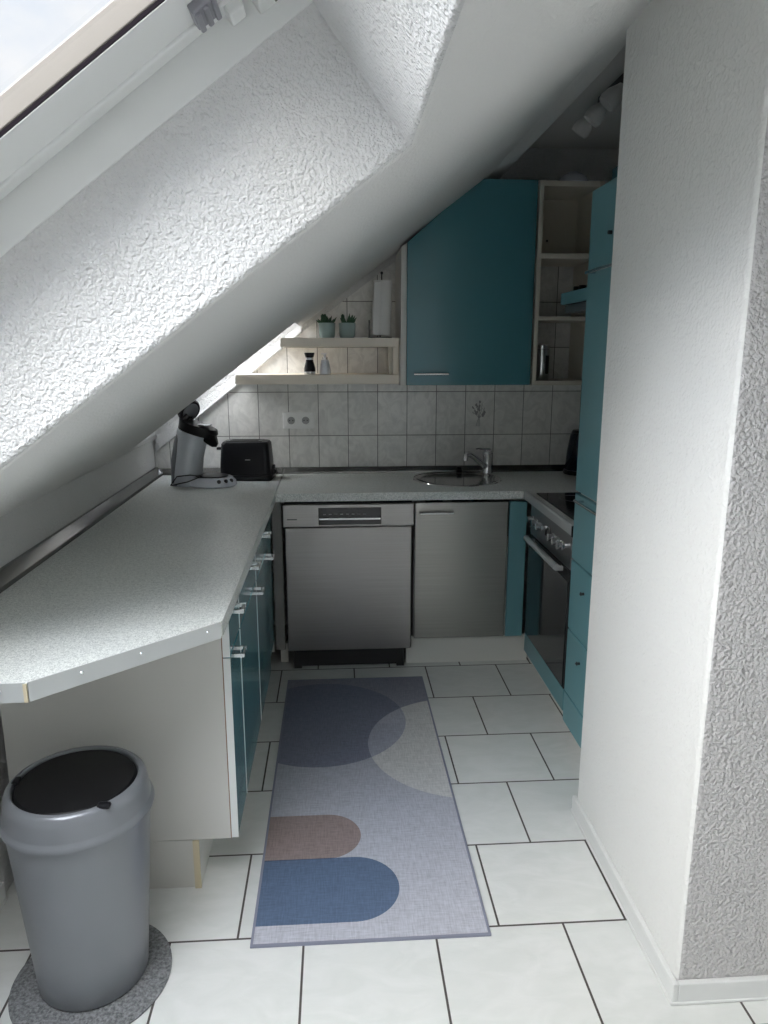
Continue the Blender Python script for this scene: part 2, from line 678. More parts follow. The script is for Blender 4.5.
# sloping ceiling with the window shafts cut out
def slope():
    ys = [-3.1, -2.2, -1.1, 0.30, 1.42, 2.12, 3.40, 3.90]
    u_a, u_b = (0.73 + 0.95) / EU.x, (1.02 + 0.95) / EU.x
    us = [-0.06, 0.03, 0.12, 0.96, 1.36, u_a, u_b]
    bm = bmesh.new()
    V = {}
    for i, u in enumerate(us):
        for j, y in enumerate(ys):
            V[i, j] = bm.verts.new(P(u, y, 0))

    def hole(u0, u1, y0, y1):
        um, ym = (u0 + u1) / 2, (y0 + y1) / 2
        for a, b, c, d in (W1, W2, W3):
            if a < um < b and c < ym < d:
                return True
        return um > u_a and ym > 2.12
    fs = []
    for i in range(len(us) - 1):
        for j in range(len(ys) - 1):
            if not hole(us[i], us[i + 1], ys[j], ys[j + 1]):
                fs.append(bm.faces.new((V[i, j], V[i, j + 1], V[i + 1, j + 1], V[i + 1, j])))
    for v in [v for v in bm.verts if not v.link_faces]:
        bm.verts.remove(v)
    ex = bmesh.ops.extrude_face_region(bm, geom=fs, use_keep_orig=True)
    nv = [g for g in ex['geom'] if isinstance(g, bmesh.types.BMVert)]
    bmesh.ops.translate(bm, verts=nv, vec=EN * 0.30)
    bmesh.ops.recalc_face_normals(bm, faces=bm.faces)
    lay = bm.edges.layers.float.get('bevel_weight_edge') or bm.edges.layers.float.new('bevel_weight_edge')
    for e in bm.edges:
        if len(e.link_faces) != 2:
            continue
        n0, n1 = e.link_faces[0].normal, e.link_faces[1].normal
        if n0.dot(n1) > 0.5:
            continue
        # only edges lying in the inner plane
        if all(abs((v.co - O0).dot(EN)) < 1e-4 for v in e.verts):
            yy = [v.co.y for v in e.verts]
            e[lay] = 1.0 if (abs(yy[0] - 3.40) < 1e-3 and abs(yy[1] - 3.40) < 1e-3) else 0.28
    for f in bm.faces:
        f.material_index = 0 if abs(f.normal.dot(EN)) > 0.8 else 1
        f.smooth = True
    me = bpy.data.meshes.new('wall_sloping')
    bm.to_mesh(me)
    bm.free()
    me.set_sharp_from_angle(angle=math.radians(38))
    me.materials.append(MATS['plaster_fine'])
    me.materials.append(MATS['plaster_coarse'])
    o = bpy.data.objects.new('wall_sloping', me)
    COL.objects.link(o)
    b = o.modifiers.new('bevel', 'BEVEL')
    b.width = 0.05
    b.segments = 6
    b.limit_method = 'WEIGHT'
    b.material = -1
    return struct(o)


slope()

# purlin edge where the slope ends above the kitchen, then the flat ceiling
prof = [(0.725, SZ(0.725) + 0.0005), (0.76, 2.308), (0.785, 2.320), (0.810, 2.328), (0.832, 2.336), (0.845, 2.350), (0.850, 2.37),
        (0.850, 2.50), (0.60, 2.55), (0.60, SZ(0.6) + 0.05)]
flat_ = [(x, max(z, SZ(x) + 0.001) if k < 7 else z) for k, (x, z) in enumerate(prof)]
o = MB().loft([[(x, 1.85, z + 0.002) for x, z in flat_], [(x, 2.45, z) for x, z in prof], [(x, 3.90, z) for x, z in prof]]).build('trim_1', 'plaster_fine', smooth=True)
struct(o)
struct(MB().box(0.62, 1.62, 2.10, 4.02, 2.48, 2.60).build('ceiling', 'paint_ceiling'))
struct(MB().box(0.90, 3.30, -3.1, 1.40, 2.48, 2.60).build('ceiling', 'paint_plain'))

# masonry block between room and kitchen
PX, PY0, PY1 = 0.779, 1.40, 2.13


def block():
    m = MB().box(PX, 3.2, PY0, PY1, 0, 2.60)
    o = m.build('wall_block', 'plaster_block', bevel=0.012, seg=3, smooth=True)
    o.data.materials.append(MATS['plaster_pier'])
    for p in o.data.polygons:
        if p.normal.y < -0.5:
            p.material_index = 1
    return struct(o)


block()
struct(MB().box(3.2, 3.32, -3.1, 2.12, 0, 2.55).build('wall_east', 'paint_plain'))
# rear wall, with an unseen wide window added behind the camera for fill
wr = MB()
wr.box(-1.1, 0.15, -3.1, -3.0, 0, 2.55).box(1.85, 3.2, -3.1, -3.0, 0, 2.55)
wr.box(0.15, 1.85, -3.1, -3.0, 0, 0.30).box(0.15, 1.85, -3.1, -3.0, 2.20, 2.55)
struct(wr.build('wall_rear', 'paint_plain'))
win = thing('fill_window_4', None, None, (1.0, -3.05, 0.30), kind='structure')
m = MB()
for x0, x1 in ((-0.85, -0.78), (-0.035, 0.035), (0.78, 0.85)):
    m.box(x0, x1, -0.03, 0.03, 0, 1.9)
m.box(-0.78, 0.78, -0.03, 0.03, 0, 0.07).box(-0.78, 0.78, -0.03, 0.03, 1.83, 1.9)
m.build('frame', 'frame_white', win, 0.004)
MB().box(-0.79, 0.79, -0.004, 0.004, 0.06, 1.84).build('glass', 'window_glass', win)


# ------------------------------------------------------------------ roof windows
def roof_window(name, win, detail=False):
    u0, u1, y0, y1 = win
    t = thing(name, None, None, (0, 0, 0), kind='structure')

    def ring(a, b, c, d, iw, d0, d1):
        q = MB()
        q.slope_box(a, b, c, c + iw, d0, d1).slope_box(a, b, d - iw, d, d0, d1)
        q.slope_box(a, a + iw, c + iw, d - iw, d0, d1).slope_box(b - iw, b, c + iw, d - iw, d0, d1)
        return q
    # outer frame lining above the plaster reveal
    g = 0.0
    ring(u0 - 0.03, u1 + 0.03, y0 - 0.03, y1 + 0.03, 0.034, 0.285, 0.40).build('lining', 'frame_white', t, 0.002)
    # stepped frame and narrow bead
    ring(u0 + 0.004, u1 - 0.004, y0 + 0.004, y1 - 0.004, 0.045, 0.352, 0.42).build('frame', 'frame_white', t, 0.006, 3)
    ring(u0 + 0.045, u1 - 0.045, y0 + 0.045, y1 - 0.045, 0.012, 0.347, 0.38).build('bead', 'frame_white', t, 0.004, 3)
    # sash with dark gasket and glazing bead
    ring(u0 + 0.055, u1 - 0.055, y0 + 0.055, y1 - 0.055, 0.115, 0.353, 0.3553).build('sash', 'frame_white', t, 0.001, 2)
    ring(u0 + 0.06, u1 - 0.06, y0 + 0.06, y1 - 0.06, 0.111, 0.3555, 0.3612).build('gasket', 'gasket', t)
    ring(u0 + 0.06, u1 - 0.06, y0 + 0.06, y1 - 0.06, 0.1115, 0.3614, 0.400).build('glazing_bead', 'frame_beige', t, 0.003, 3)
    MB().slope_box(u0 + 0.18, u1 - 0.18, y0 + 0.17, y1 - 0.17, 0.3765, 0.3815).build('glass', 'window_glass', t)
    return t


w1 = roof_window('window_1', W1)
roof_window('fill_window_3', W3)  # unseen roof window, added behind the camera as fill light


def small_roof_window(name, win):
    u0, u1, y0, y1 = win
    t = thing(name, None, None, (0, 0, 0), kind='structure')
    q = MB()
    y1 -= 0.002
    ya, yb, ua, ub = y0 + 0.24, y1 - 0.04, u0 + 0.26, u1 - 0.03
    q.slope_box(u0 - 0.02, u1 + 0.02, y0 - 0.02, ya, 0.30, 0.38).slope_box(u0 - 0.02, u1 + 0.02, yb, y1, 0.30, 0.38)
    q.slope_box(u0 - 0.02, ua, ya, yb, 0.30, 0.38).slope_box(ub, u1 + 0.02, ya, yb, 0.30, 0.38)
    q.build('frame', 'frame_white', t, 0.004)
    MB().slope_box(ua - 0.005, ub + 0.005, ya - 0.005, yb + 0.005, 0.355, 0.361).build('glass', 'window_glass', t)
    return t


small_roof_window('window_2', W2)

# hinge and blind bracket at the top corner of the near roof window
def hardware():
    u0, u1, y0, y1 = W1
    q = MB()
    q.slope_box(1.170, 1.215, y1 - 0.120, y1 - 0.055, 0.338, 0.355)
    for k in range(3):
        a = 1.172 + k * 0.016
        q.slope_box(a, a + 0.010, y1 - 0.116, y1 - 0.052, 0.333, 0.340)
    q.build('hinge', 'hinge_grey', w1, 0.003)
    q = MB()
    q.slope_box(1.225, 1.255, y1 - 0.05, y1 - 0.004, 0.330, 0.352)
    q.slope_box(1.275, 1.345, y1 - 0.06, y1 - 0.002, 0.318, 0.352)
    q.build('blind_bracket', 'frame_white', w1, 0.004)
    MB().slope_box(1.305, 1.317, y1 - 0.035, y1 - 0.02, 0.314, 0.319).build('screw', 'dark_metal', w1)


hardware()

# ------------------------------------------------------------------ baseboards
def skirting(name, poly_pairs, h=0.058):
    m = MB()
    for (x0, x1, y0, y1) in poly_pairs:
        m.box(x0, x1, y0, y1, 0, h)
        m.box(x0 - 0.003, x1 + 0.003, y0 - 0.003, y1 + 0.003, 0, 0.009)
    return struct(m.build(name, 'white_paint', bevel=0.003))


skirting('baseboard_block', [(PX - 0.014, PX, PY0 - 0.014, PY1 + 0.004)])
skirting('baseboard_pier', [(PX, 3.2, PY0 - 0.014, PY0)])
skirting('baseboard_left', [(-0.95, -0.938, -2.9, 1.84)])

# ================================================================== kitchen
YF = 3.31   # front edge of the back worktop
# ---- left worktop
wl = thing('worktop', 'long speckled grey left worktop with angled near end', 'worktop', (0, 0, 0))
polyL = [(-0.948, 1.375), (-0.617, 1.381), (-0.284, 1.694), (-0.284, 3.892), (-0.948, 3.892)]
MB().prism(polyL, 'z', 0.822, 0.86).build('top', 'laminate', wl, 0.002)
# aluminium edge strip in three lengths, with screws
ed = MB()


def strip(m, a, b, off=0.0025, z0=0.8205, z1=0.8615):
    a, b = Vector((a[0], a[1], 0)), Vector((b[0], b[1], 0))
    t = (b - a).normalized()
    n = Vector((t.y, -t.x, 0))
    q = [a, b, b + n * off, a + n * off]
    m.loft([[(p.x, p.y, z0) for p in q], [(p.x, p.y, z1) for p in q]])
    return n


strip(ed, (-0.948, 1.375), (-0.617, 1.381))
strip(ed, (-0.614, 1.383), (-0.285, 1.692))
es = ed.build('edge_strip', 'dull_alu', wl)
es['label'] = 'pale aluminium edge strip'
for px, py in ((-0.665, 1.3775), (-0.535, 1.457), (-0.437, 1.549), (-0.312, 1.6665)):
    n = Vector((0, -1, 0)) if px < -0.62 else Vector((0.685, -0.729, 0))
    c = Vector((px, py, 0.846)) + n * 0.003
    s_ = MB().lathe([(0.0, 0.0), (0.0042, 0.0), (0.003, 0.0015), (0.0, 0.0016)], n=12)
    s_.build('screw', 'chrome', es, loc=c, rot=n.to_track_quat('Z', 'Y').to_euler())
# raw chipboard seam
MB().box(-0.6205, -0.6135, 1.3765, 1.381, 0.821, 0.860).build('seam', 'raw_edge', wl)
m = MB()
m.box(-0.284, -0.281, 1.70, 3.305, 0.821, 0.8605)
m.build('front_edge', 'laminate', wl)
# dark wall profile behind
m = MB()
m.prism([(-0.95, 0.86), (-0.908, 0.86), (-0.912, 0.872), (-0.938, 0.900), (-0.95, 0.900)], 'y', 1.378, 3.885)
us = m.build('upstand', 'grey_strip', wl)
us['label'] = 'dark metallic wall profile'
MB().prism([(3.892, 0.86), (3.862, 0.86), (3.864, 0.87), (3.878, 0.892), (3.892, 0.892)], 'x', -0.934, -0.286).build('upstand', 'grey_strip', wl)

# ---- back worktop with a round cut-out
SX, SY, SR = 0.610, 3.655, 0.207


def back_top():
    xa, xb, ya, yb = -0.280, 1.498, YF, 3.892
    ang = [2 * math.pi * i / 48 for i in range(48)]
    for cx, cy in ((xa, ya), (xb, ya), (xb, yb), (xa, yb)):
        ang.append(math.atan2(cy - SY, cx - SX) % (2 * math.pi))
    ang = sorted(ang)
    inner = [(SX + SR * math.cos(t), SY + SR * math.sin(t)) for t in ang]
    outer = []
    for t in ang:
        c, q = math.cos(t), math.sin(t)
        k = min(((xb - SX) / c if c > 1e-9 else (xa - SX) / c if c < -1e-9 else 1e9),
                ((yb - SY) / q if q > 1e-9 else (ya - SY) / q if q < -1e-9 else 1e9))
        outer.append((SX + c * k, SY + q * k))
    m = MB()
    rings = [[(x, y, z) for x, y in lp] for lp, z in ((inner, 0.86), (outer, 0.86), (outer, 0.822), (inner, 0.822), (inner, 0.86))]
    m.loft(rings, cap=False)
    bmesh.ops.remove_doubles(m.bm, verts=m.bm.verts, dist=1e-6)
    return m


wk = thing('worktop', 'speckled grey back worktop with the round steel sink set in', 'worktop')
back_top().build('top', 'laminate', wk)
u2 = MB().prism([(3.892, 0.86), (3.862, 0.86), (3.864, 0.87), (3.878, 0.892), (3.892, 0.892)], 'x', -0.282, 1.498).build('upstand', 'grey_strip', wk)
u2['label'] = 'dark metallic wall profile'

# ---- right worktop, carries the hob
wr2 = thing('worktop', 'short worktop above the oven with pale front edge', 'worktop')
MB().box(0.880, 1.498, 2.605, YF - 0.003, 0.822, 0.86).build('top', 'laminate', wr2)
MB().prism([(0.868, 0.824), (0.880, 0.820), (0.880, 0.862), (0.872, 0.862), (0.868, 0.856)], 'y', 2.605, YF - 0.003).build('edge_strip', 'dull_alu', wr2)
MB().box(0.868, 0.91, 2.597, 2.605, 0.820, 0.862).build('end_cap', 'black_plastic', wr2)

hob = thing('hob', 'black glass hob set flush in the worktop above the oven', 'hob', (1.17, 2.95, 0.8601))
MB().box(-0.265, 0.27, -0.28, 0.28, 0.0, 0.006).build('glass', 'black_gloss', hob, 0.002)
for cx, cy, r in ((-0.13, -0.14, .09), (-0.13, 0.14, .07), (0.13, -0.14, .07), (0.13, 0.14, .09)):
    rg = MB()
    n = 40
    rg.loft([[(cx + q * math.cos(2 * math.pi * i / n), cy + q * math.sin(2 * math.pi * i / n), z) for i in range(n)]
             for q, z in ((r, .0061), (r, .0065), (r - .003, .0065), (r - .003, .0061))], cap=False)
    rg.build('cooking_zone', 'motif_grey', hob)
MB().box(-0.268, 0.273, -0.283, -0.28, 0.0, 0.007).build('trim', 'steel_handle', hob)

# ---- sink
sk = thing('sink', 'round stainless steel sink set into the back worktop', 'sink', (SX, SY, 0.86))
prof = [(0.224, 0.0005), (0.222, 0.004), (0.214, 0.005), (0.206, 0.003), (0.184, 0.001), (0.176, -0.008), (0.168, -0.10), (0.150, -0.135), (0.05, -0.145),
        (0.0, -0.145), (0.0, -0.148), (0.05, -0.148), (0.153, -0.139), (0.171, -0.10), (0.179, -0.004), (0.20, -0.0005)]
MB().lathe(prof, n=64).build('basin', 'steel_sink', sk, smooth=True)
MB().lathe([(0.0, 0.0), (0.042, 0.0), (0.040, 0.004), (0.012, 0.003), (0.0, 0.007)], c=(-0.01, 0, -0.145), n=24).build('drain', 'chrome', sk, smooth=True)
MB().lathe([(0.0, 0.0), (0.022, 0.0), (0.019, 0.003), (0.0, 0.004)], c=(-0.155, 0.05, -0.05), n=20, axis='x').build('overflow', 'dark_metal', sk)
pg = thing('sink_plug', 'small black plug knob behind the round sink', 'plug', (0.655, 3.852, 0.8645))
MB().lathe([(0.0, 0), (0.016, 0), (0.018, 0.006), (0.012, 0.016), (0.015, 0.026), (0.0, 0.028)], n=20).build('knob', 'black_plastic', pg, smooth=True)

fc = thing('kitchen_faucet', 'chrome single lever kitchen faucet behind the sink', 'faucet', (0.800, 3.825, 0.8605))
MB().lathe([(0.0, 0), (0.030, 0), (0.030, 0.008), (0.027, 0.014), (0.026, 0.085), (0.029, 0.09), (0.029, 0.112), (0.018, 0.122), (0.0, 0.124)], n=28).build('body', 'chrome', fc, smooth=True)
MB().tube([(0.0, 0.0, 0.030), (-0.035, -0.03, 0.055), (-0.085, -0.07, 0.095), (-0.118, -0.098, 0.117), (-0.132, -0.112, 0.118), (-0.139, -0.118, 0.108), (-0.140, -0.119, 0.085)],
          0.0115, 14, rs=[.017, .0155, .0145, .0140, .0135, .0135, .014]).build('spout', 'chrome', fc, smooth=True)
MB().loft([[(x + a * 0.0, y + b * hw, z + c * ht) for b, c in ((-1, -1), (1, -1), (1, 1), (-1, 1))] for x, y, z, hw, ht, a in
           ((0.015, 0, 0.124, .014, .007, 0), (-0.02, -0.004, 0.128, .012, .006, 0), (-0.05, -0.012, 0.133, .010, .004, 0), (-0.07, -0.016, 0.131, .009, .003, 0))]).build('lever', 'chrome', fc, 0.003)

# ---- dishwasher
dw = thing('dishwasher', 'stainless dishwasher with dark display strip under the back worktop', 'dishwasher', (0.051, 3.29, 0))
MB().box(-0.294, 0.296, 0.028, 0.585, 0.10, 0.815).build('body', 'dark_gap', dw)
MB().box(-0.300, 0.302, -0.004, 0.026, 0.708, 0.812).build('control_panel', 'steel', dw, 0.003)
MB().box(-0.292, 0.292, 0.0, 0.026, 0.102, 0.704).build('door', 'steel', dw, 0.004)
dp = MB().box(-0.137, 0.150, -0.0065, -0.003, 0.717, 0.797).build('display', 'black_gloss', dw, 0.002)
MB().prism([(-0.016, 0.742), (-0.0065, 0.740), (-0.0065, 0.751), (-0.014, 0.750)], 'x', -0.134, 0.147).build('handle', 'chrome', dp, 0.001)
MB().box(-0.268, 0.262, 0.03, 0.06, 0.012, 0.098).build('kickplate', 'black_matt', dw)
for k in range(8):
    MB().box(-0.115 + k * 0.026, -0.103 + k * 0.026, -0.0068, -0.006, 0.765, 0.769).build('indicator_mark', 'socket_inner', dp)
MB().box(-0.280, -0.235, -0.0046, -0.0035, 0.742, 0.747).build('badge', 'dark_metal', dw)
MB().box(-0.268, -0.232, 0.03, 0.07, 0.0, 0.014).build('foot', 'black_matt', dw)
MB().box(0.226, 0.262, 0.03, 0.07, 0.0, 0.014).build('foot', 'black_matt', dw)

# ---- sink cabinet
sc = thing('base_cabinet', 'sink base cabinet with brushed steel door beside the dishwasher', 'cabinet', (0.585, 3.30, 0))
MB().box(-0.228, 0.222, 0.022, 0.55, 0.145, 0.64).build('carcass', 'white_board', sc)
d_ = MB().box(-0.226, 0.210, 0.0, 0.020, 0.147, 0.812).build('door', 'steel_light', sc, 0.003)
h_ = MB().tube([(-0.205, -0.022, 0.765), (-0.050, -0.022, 0.765)], 0.0055, 10)
h_.tube([(-0.190, -0.022, 0.765), (-0.190, 0.0, 0.765)], 0.0045, 8).tube([(-0.065, -0.022, 0.765), (-0.065, 0.0, 0.765)], 0.0045, 8)
h_.build('handle', 'steel_handle', d_, smooth=True)
fp = MB().box(0.803, 0.884, 3.300, 3.318, 0.147, 0.812).build('corner_panel', 'teal_matt', bevel=0.002)
tag(fp, 'narrow teal corner panel between sink cabinet and oven', 'panel')
pl = MB().box(0.325, 0.925, 3.345, 3.362, 0.0, 0.140).build('plinth_board', 'white_board', bevel=0.002)
tag(pl, 'white plinth board under the steel sink cabinet door', 'plinth')
fl = MB().box(-0.300, -0.256, 3.315, 3.335, 0.10, 0.820).build('filler_panel', 'panel_dark')
tag(fl, 'narrow dark filler strip beside the dishwasher edge', 'panel')
MB().box(-0.285, -0.25, 3.40, 3.42, 0.0, 0.10).build('foot', 'white_board', fl)


# ---- left run
def bar_handle(parent, x, yc, z, ln=0.07, mat='steel_handle'):
    q = MB().tube([(x, yc - ln / 2, z), (x, yc + ln / 2, z)], 0.005, 8)
    for s in (-1, 1):
        q.box(x - 0.028, x + 0.006, yc + s * ln * 0.42 - 0.0045, yc + s * ln * 0.42 + 0.0045, z - 0.005, z + 0.005)
    return q.build('handle', mat, parent)


def left_unit(y0, y1, hy, hy2, label, end=False):
    t = thing('base_cabinet', label, 'cabinet', (-0.31, (y0 + y1) / 2, 0), group='teal cabinets under the left worktop')
    h = (y1 - y0) / 2
    c = -(y0 + y1) / 2
    MB().box(-0.555, -0.002, -h + 0.0005 + (0.018 if end else 0), h - 0.0005, 0.155, 0.815).build('carcass', 'white_board', t)
    if end:
        e_ = MB().box(-0.588, -0.002, -h, -h + 0.018, 0.155, 0.820).build('side_panel', 'panel_grey', t)
        MB().box(-0.002, 0.0, -h, -h + 0.018, 0.155, 0.820).build('side_edge', 'brown_edge', t)
    dr = MB().box(0.0, 0.018, -h + 0.002, h - 0.002, 0.700, 0.812).build('drawer', 'teal', t, 0.002)
    do = MB().box(0.0, 0.018, -h + 0.002, h - 0.002, 0.157, 0.696).build('door', 'teal', t, 0.002)
    MB().box(0.0005, 0.0195, -h + 0.0002, -h + 0.0035, 0.157, 0.696).build('edge_strip', 'white_paint', do)
    MB().box(0.0005, 0.0195, -h + 0.0002, -h + 0.0035, 0.700, 0.812).build('edge_strip', 'white_paint', dr)
    bar_handle(dr, 0.046, hy + c, 0.803, 0.062)
    bar_handle(do, 0.046, hy2 + c, 0.686, 0.062)
    return t


left_unit(1.852, 2.062, 1.95, 1.925, 'narrow teal cabinet at the angled worktop end, white side panel', True)
left_unit(2.064, 2.520, 2.36, 2.45, 'middle teal cabinet under the long left worktop')
left_unit(2.522, 2.952, 2.78, 2.88, 'teal cabinet under the left worktop, closest to the dishwasher')
fl2 = MB().box(-0.326, -0.306, 2.954, 3.310, 0.155, 0.815).build('filler_panel', 'teal', bevel=0.002)
tag(fl2, 'blind teal corner panel at the far end of the left worktop run', 'panel')
MB().box(-0.43, -0.41, 2.954, 3.310, 0.0, 0.15).build('kick_panel', 'white_board', fl2)
MB().box(-0.41, -0.306, 3.29, 3.310, 0.10, 0.155).build('bracket', 'white_board', fl2)
plt = thing('plinth_board', 'pale plinth under the left cabinets with raw chipboard end', 'plinth')
MB().box(-0.418, -0.402, 1.852, 2.952, 0, 0.152).build('long_board', 'white_board', plt)
MB().box(-0.86, -0.419, 1.854, 1.870, 0, 0.152).build('end_board', 'panel_grey', plt)
MB().box(-0.419, -0.4015, 1.848, 1.8525, 0, 0.152).build('raw_end', 'raw_edge', plt)


# ---- oven
ov = thing('oven', 'built-in oven with steel knob panel and dark glass door', 'oven', (0.89, 2.955, 0))
MB().box(0.022, 0.58, -0.297, 0.297, 0.175, 0.815).build('body', 'dark_gap', ov)
cp = MB().box(0.0, 0.02, -0.295, 0.298, 0.672, 0.812).build('control_panel', 'oven_steel', ov, 0.002)
for y, z in ((0.262, .745), (0.190, .745), (0.118, .745), (-0.065, .745), (-0.130, .745), (-0.195, .745)):
    k = MB().lathe([(0.0, 0), (0.021, 0), (0.020, -0.006), (0.016, -0.008), (0.0145, -0.026), (0.0, -0.027)], c=(0, y, z), n=20, axis='x')
    k.build('knob', 'chrome', cp, smooth=True)
MB().box(-0.002, 0.001, -0.02, 0.055, 0.725, 0.770).build('clock_display', 'black_gloss', cp)
od = MB().box(-0.002, 0.02, -0.297, 0.298, 0.180, 0.668).build('door', 'black_matt', ov, 0.002)
MB().box(-0.006, -0.001, -0.292, 0.293, 0.185, 0.625).build('door_glass', 'black_gloss', od, 0.002)
hh = MB().tube([(-0.032, -0.228, 0.664), (-0.032, 0.240, 0.664)], 0.0135, 16)
for y in (-0.205, 0.215):
    hh.box(-0.032, -0.001, y - 0.011, y + 0.011, 0.648, 0.664)
hh.build('handle', 'dull_alu', od, smooth=True)
MB().box(0.0, 0.018, -0.297, 0.320, 0.085, 0.176).build('lower_panel', 'teal_matt', ov, 0.002)
MB().box(0.05, 0.066, -0.355, 0.43, 0.0, 0.085).build('kickplate', 'white_board', ov)

# ---- tall unit
tu = thing('tall_cabinet', 'tall teal larder cabinet standing behind the white wall block', 'cabinet', (0.87, 2.365, 0))
MB().box(0.022, 0.60, -0.215, 0.225, 0.085, 2.020).build('carcass', 'white_board', tu)
zs = [(0.085, 0.208, 'drawer'), (0.213, 0.464, 'drawer'), (0.470, 0.737, 'drawer'), (0.743, 0.988, 'drawer'), (1.000, 1.757, 'door'), (1.767, 2.020, 'door')]
for i, (a, b, nme) in enumerate(zs):
    if i == 0:
        a = 0.085
    f_ = MB().box(0.0, 0.020, -0.215, 0.226, a, b).build(nme, 'teal_matt', tu, 0.003)
    if i in (1, 2):
        MB().lathe([(0.0, 0), (0.005, 0), (0.0045, -0.008), (0.008, -0.012), (0.0, -0.017)], c=(0, 0.07, (a + b) / 2 + 0.05), n=14, axis='x').build('knob', 'dark_metal', f_, smooth=True)
    if i == 5:
        MB().lathe([(0.0, 0), (0.006, 0), (0.006, -0.012), (0.0, -0.014)], c=(0, 0.02, 1.86), n=12, axis='x').build('knob', 'dark_metal', f_)
    if i in (3, 4):
        zc = b - 0.012 if i == 3 else b - 0.004
        hb = MB().tube([(-0.026, -0.10, zc), (-0.026, 0.165 if i == 4 else 0.15, zc)], 0.0055, 10)
        for y in (-0.08, 0.15 if i == 4 else 0.13):
            hb.tube([(-0.026, y, zc), (0.0, y, zc)], 0.0045, 8)
        hb.build('handle', 'steel_handle', f_, smooth=True)
MB().box(0.05, 0.066, -0.21, 0.22, 0.0, 0.085).build('kickplate', 'white_board', tu)

# ---- upper cabinet with sloping corner
uc = thing('wall_cabinet', 'large teal wall cabinet with its upper corner cut along the roof slope', 'cabinet', (0, 0, 0))
cut = 0.016
pc = [(0.337, 1.337), (0.944, 1.337), (0.944, 2.258), (0.668, 2.258), (0.337, SZ(0.337) - cut)]
MB().prism(pc, 'y', 3.572, 3.890).build('carcass', 'white_board', uc)
pd = [(0.339, 1.335), (0.938, 1.335), (0.938, 2.260), (0.664, 2.260), (0.339, SZ(0.339) - cut)]
cd = MB().prism(pd, 'y', 3.550, 3.570).build('door', 'teal', uc, 0.002)
hb = MB().tube([(0.372, 3.527, 1.388), (0.538, 3.527, 1.388)], 0.0055, 10)
for x in (0.39, 0.52):
    hb.tube([(x, 3.527, 1.388), (x, 3.551, 1.388)], 0.0045, 8)
hb.build('handle', 'steel_handle', cd, smooth=True)
MB().prism([(0.311, 1.333), (0.336, 1.333), (0.336, SZ(0.336) - cut), (0.311, SZ(0.311) - cut)], 'y', 3.552, 3.890).build('side_panel', 'white_board', uc, 0.0015)

# ---- open shelf unit beside it
os_ = thing('open_shelf_unit', 'cream open shelf unit to the right of the teal wall cabinet', 'shelf unit')
sh = MB()
x0, x1 = 0.948, 1.250
MB().box(x0, x0 + 0.020, 3.552, 3.890, 1.333, 2.258).build('side_panel', 'cream', os_, 0.001)
MB().box(x1 - 0.020, x1, 3.552, 3.890, 1.333, 2.258).build('side_panel', 'cream', os_, 0.001)
for z0, z1 in ((1.333, 1.353), (1.637, 1.655), (1.918, 1.942), (2.234, 2.258)):
    MB().box(x0 + 0.020, x1 - 0.020, 3.555, 3.890, z0, z1).build('shelf', 'cream', os_, 0.001)
bp = MB().box(x0 + 0.020, x1 - 0.020, 3.872, 3.880, 1.942, 2.234).build('back_panel', 'cream', os_)
for cx, cz in ((1.005, 2.10), (1.08, 2.04)):
    MB().lathe([(0.0, 0), (0.006, 0), (0.005, -0.003), (0, -0.003)], c=(cx, 3.872, cz), n=10, axis='y').build('screw', 'dark_metal', bp)

dish = thing('bowl', 'white bowl turned upside down on top of the open shelf unit', 'bowl', (1.125, 3.635, 2.2585))
MB().lathe([(0.0, 0.0), (0.072, 0.0), (0.074, 0.003), (0.062, 0.030), (0.040, 0.045), (0.026, 0.047), (0.026, 0.052), (0.0, 0.052)], n=32).build('shell', 'salt_white', dish, smooth=True)

# canister
cn = thing('canister', 'steel storage canister with dark window strip in the open shelf', 'canister', (1.022, 3.66, 1.3535))
MB().lathe([(0.0, 0), (0.034, 0), (0.036, 0.004), (0.036, 0.150), (0.034, 0.152), (0.0, 0.152)], n=32).build('body', 'steel_handle', cn, smooth=True)
MB().lathe([(0.0, 0.153), (0.037, 0.153), (0.037, 0.168), (0.033, 0.172), (0.0, 0.172)], n=32).build('lid', 'chrome', cn, smooth=True)
m = MB()
rw = []
for z in (0.03, 0.12):
    rw.append([(0.0366 * math.cos(t), 0.0366 * math.sin(t), z) for t in [math.radians(-75 + 6 * i) for i in range(7)]] +
              [(0.0345 * math.cos(t), 0.0345 * math.sin(t), z) for t in [math.radians(-39 - 6 * i) for i in range(7)]])
m.loft(rw).build('window_strip', 'black_gloss', cn)
# ---- extractor hood on the right wall
hd = thing('extractor_hood', 'flat extractor hood with teal front flap above the hob', 'extractor hood', (0.985, 2.95, 1.655))
MB().box(0.012, 0.505, -0.29, 0.29, 0.0, 0.032).build('filter_tray', 'hood_grey', hd, 0.002)
MB().box(-0.005, 0.012, -0.295, 0.302, 0.036, 0.083).build('front_flap', 'teal_matt', hd, 0.002)
MB().prism([(0.014, 0.034), (0.49, 0.034), (0.49, 0.15), (0.10, 0.12), (0.035, 0.084)], 'y', -0.285, 0.29).build('housing', 'black_plastic', hd)
for k in range(2):
    MB().lathe([(0, 0), (0.016, 0), (0.014, 0.02), (0, 0.021)], c=(0.05 + 0.004 * k, 0.262 - 0.06 * k, 0.090), n=16).build('knob', 'black_plastic', hd)
hcab = thing('wall_cabinet', 'teal wall cabinet above the extractor hood', 'cabinet', (1.17, 2.95, 1.80))
MB().box(0.022, 0.328, -0.30, 0.30, 0.006, 0.44).build('carcass', 'white_board', hcab)
MB().box(0.0, 0.020, -0.30, 0.30, 0.006, 0.44).build('door', 'teal', hcab, 0.002)

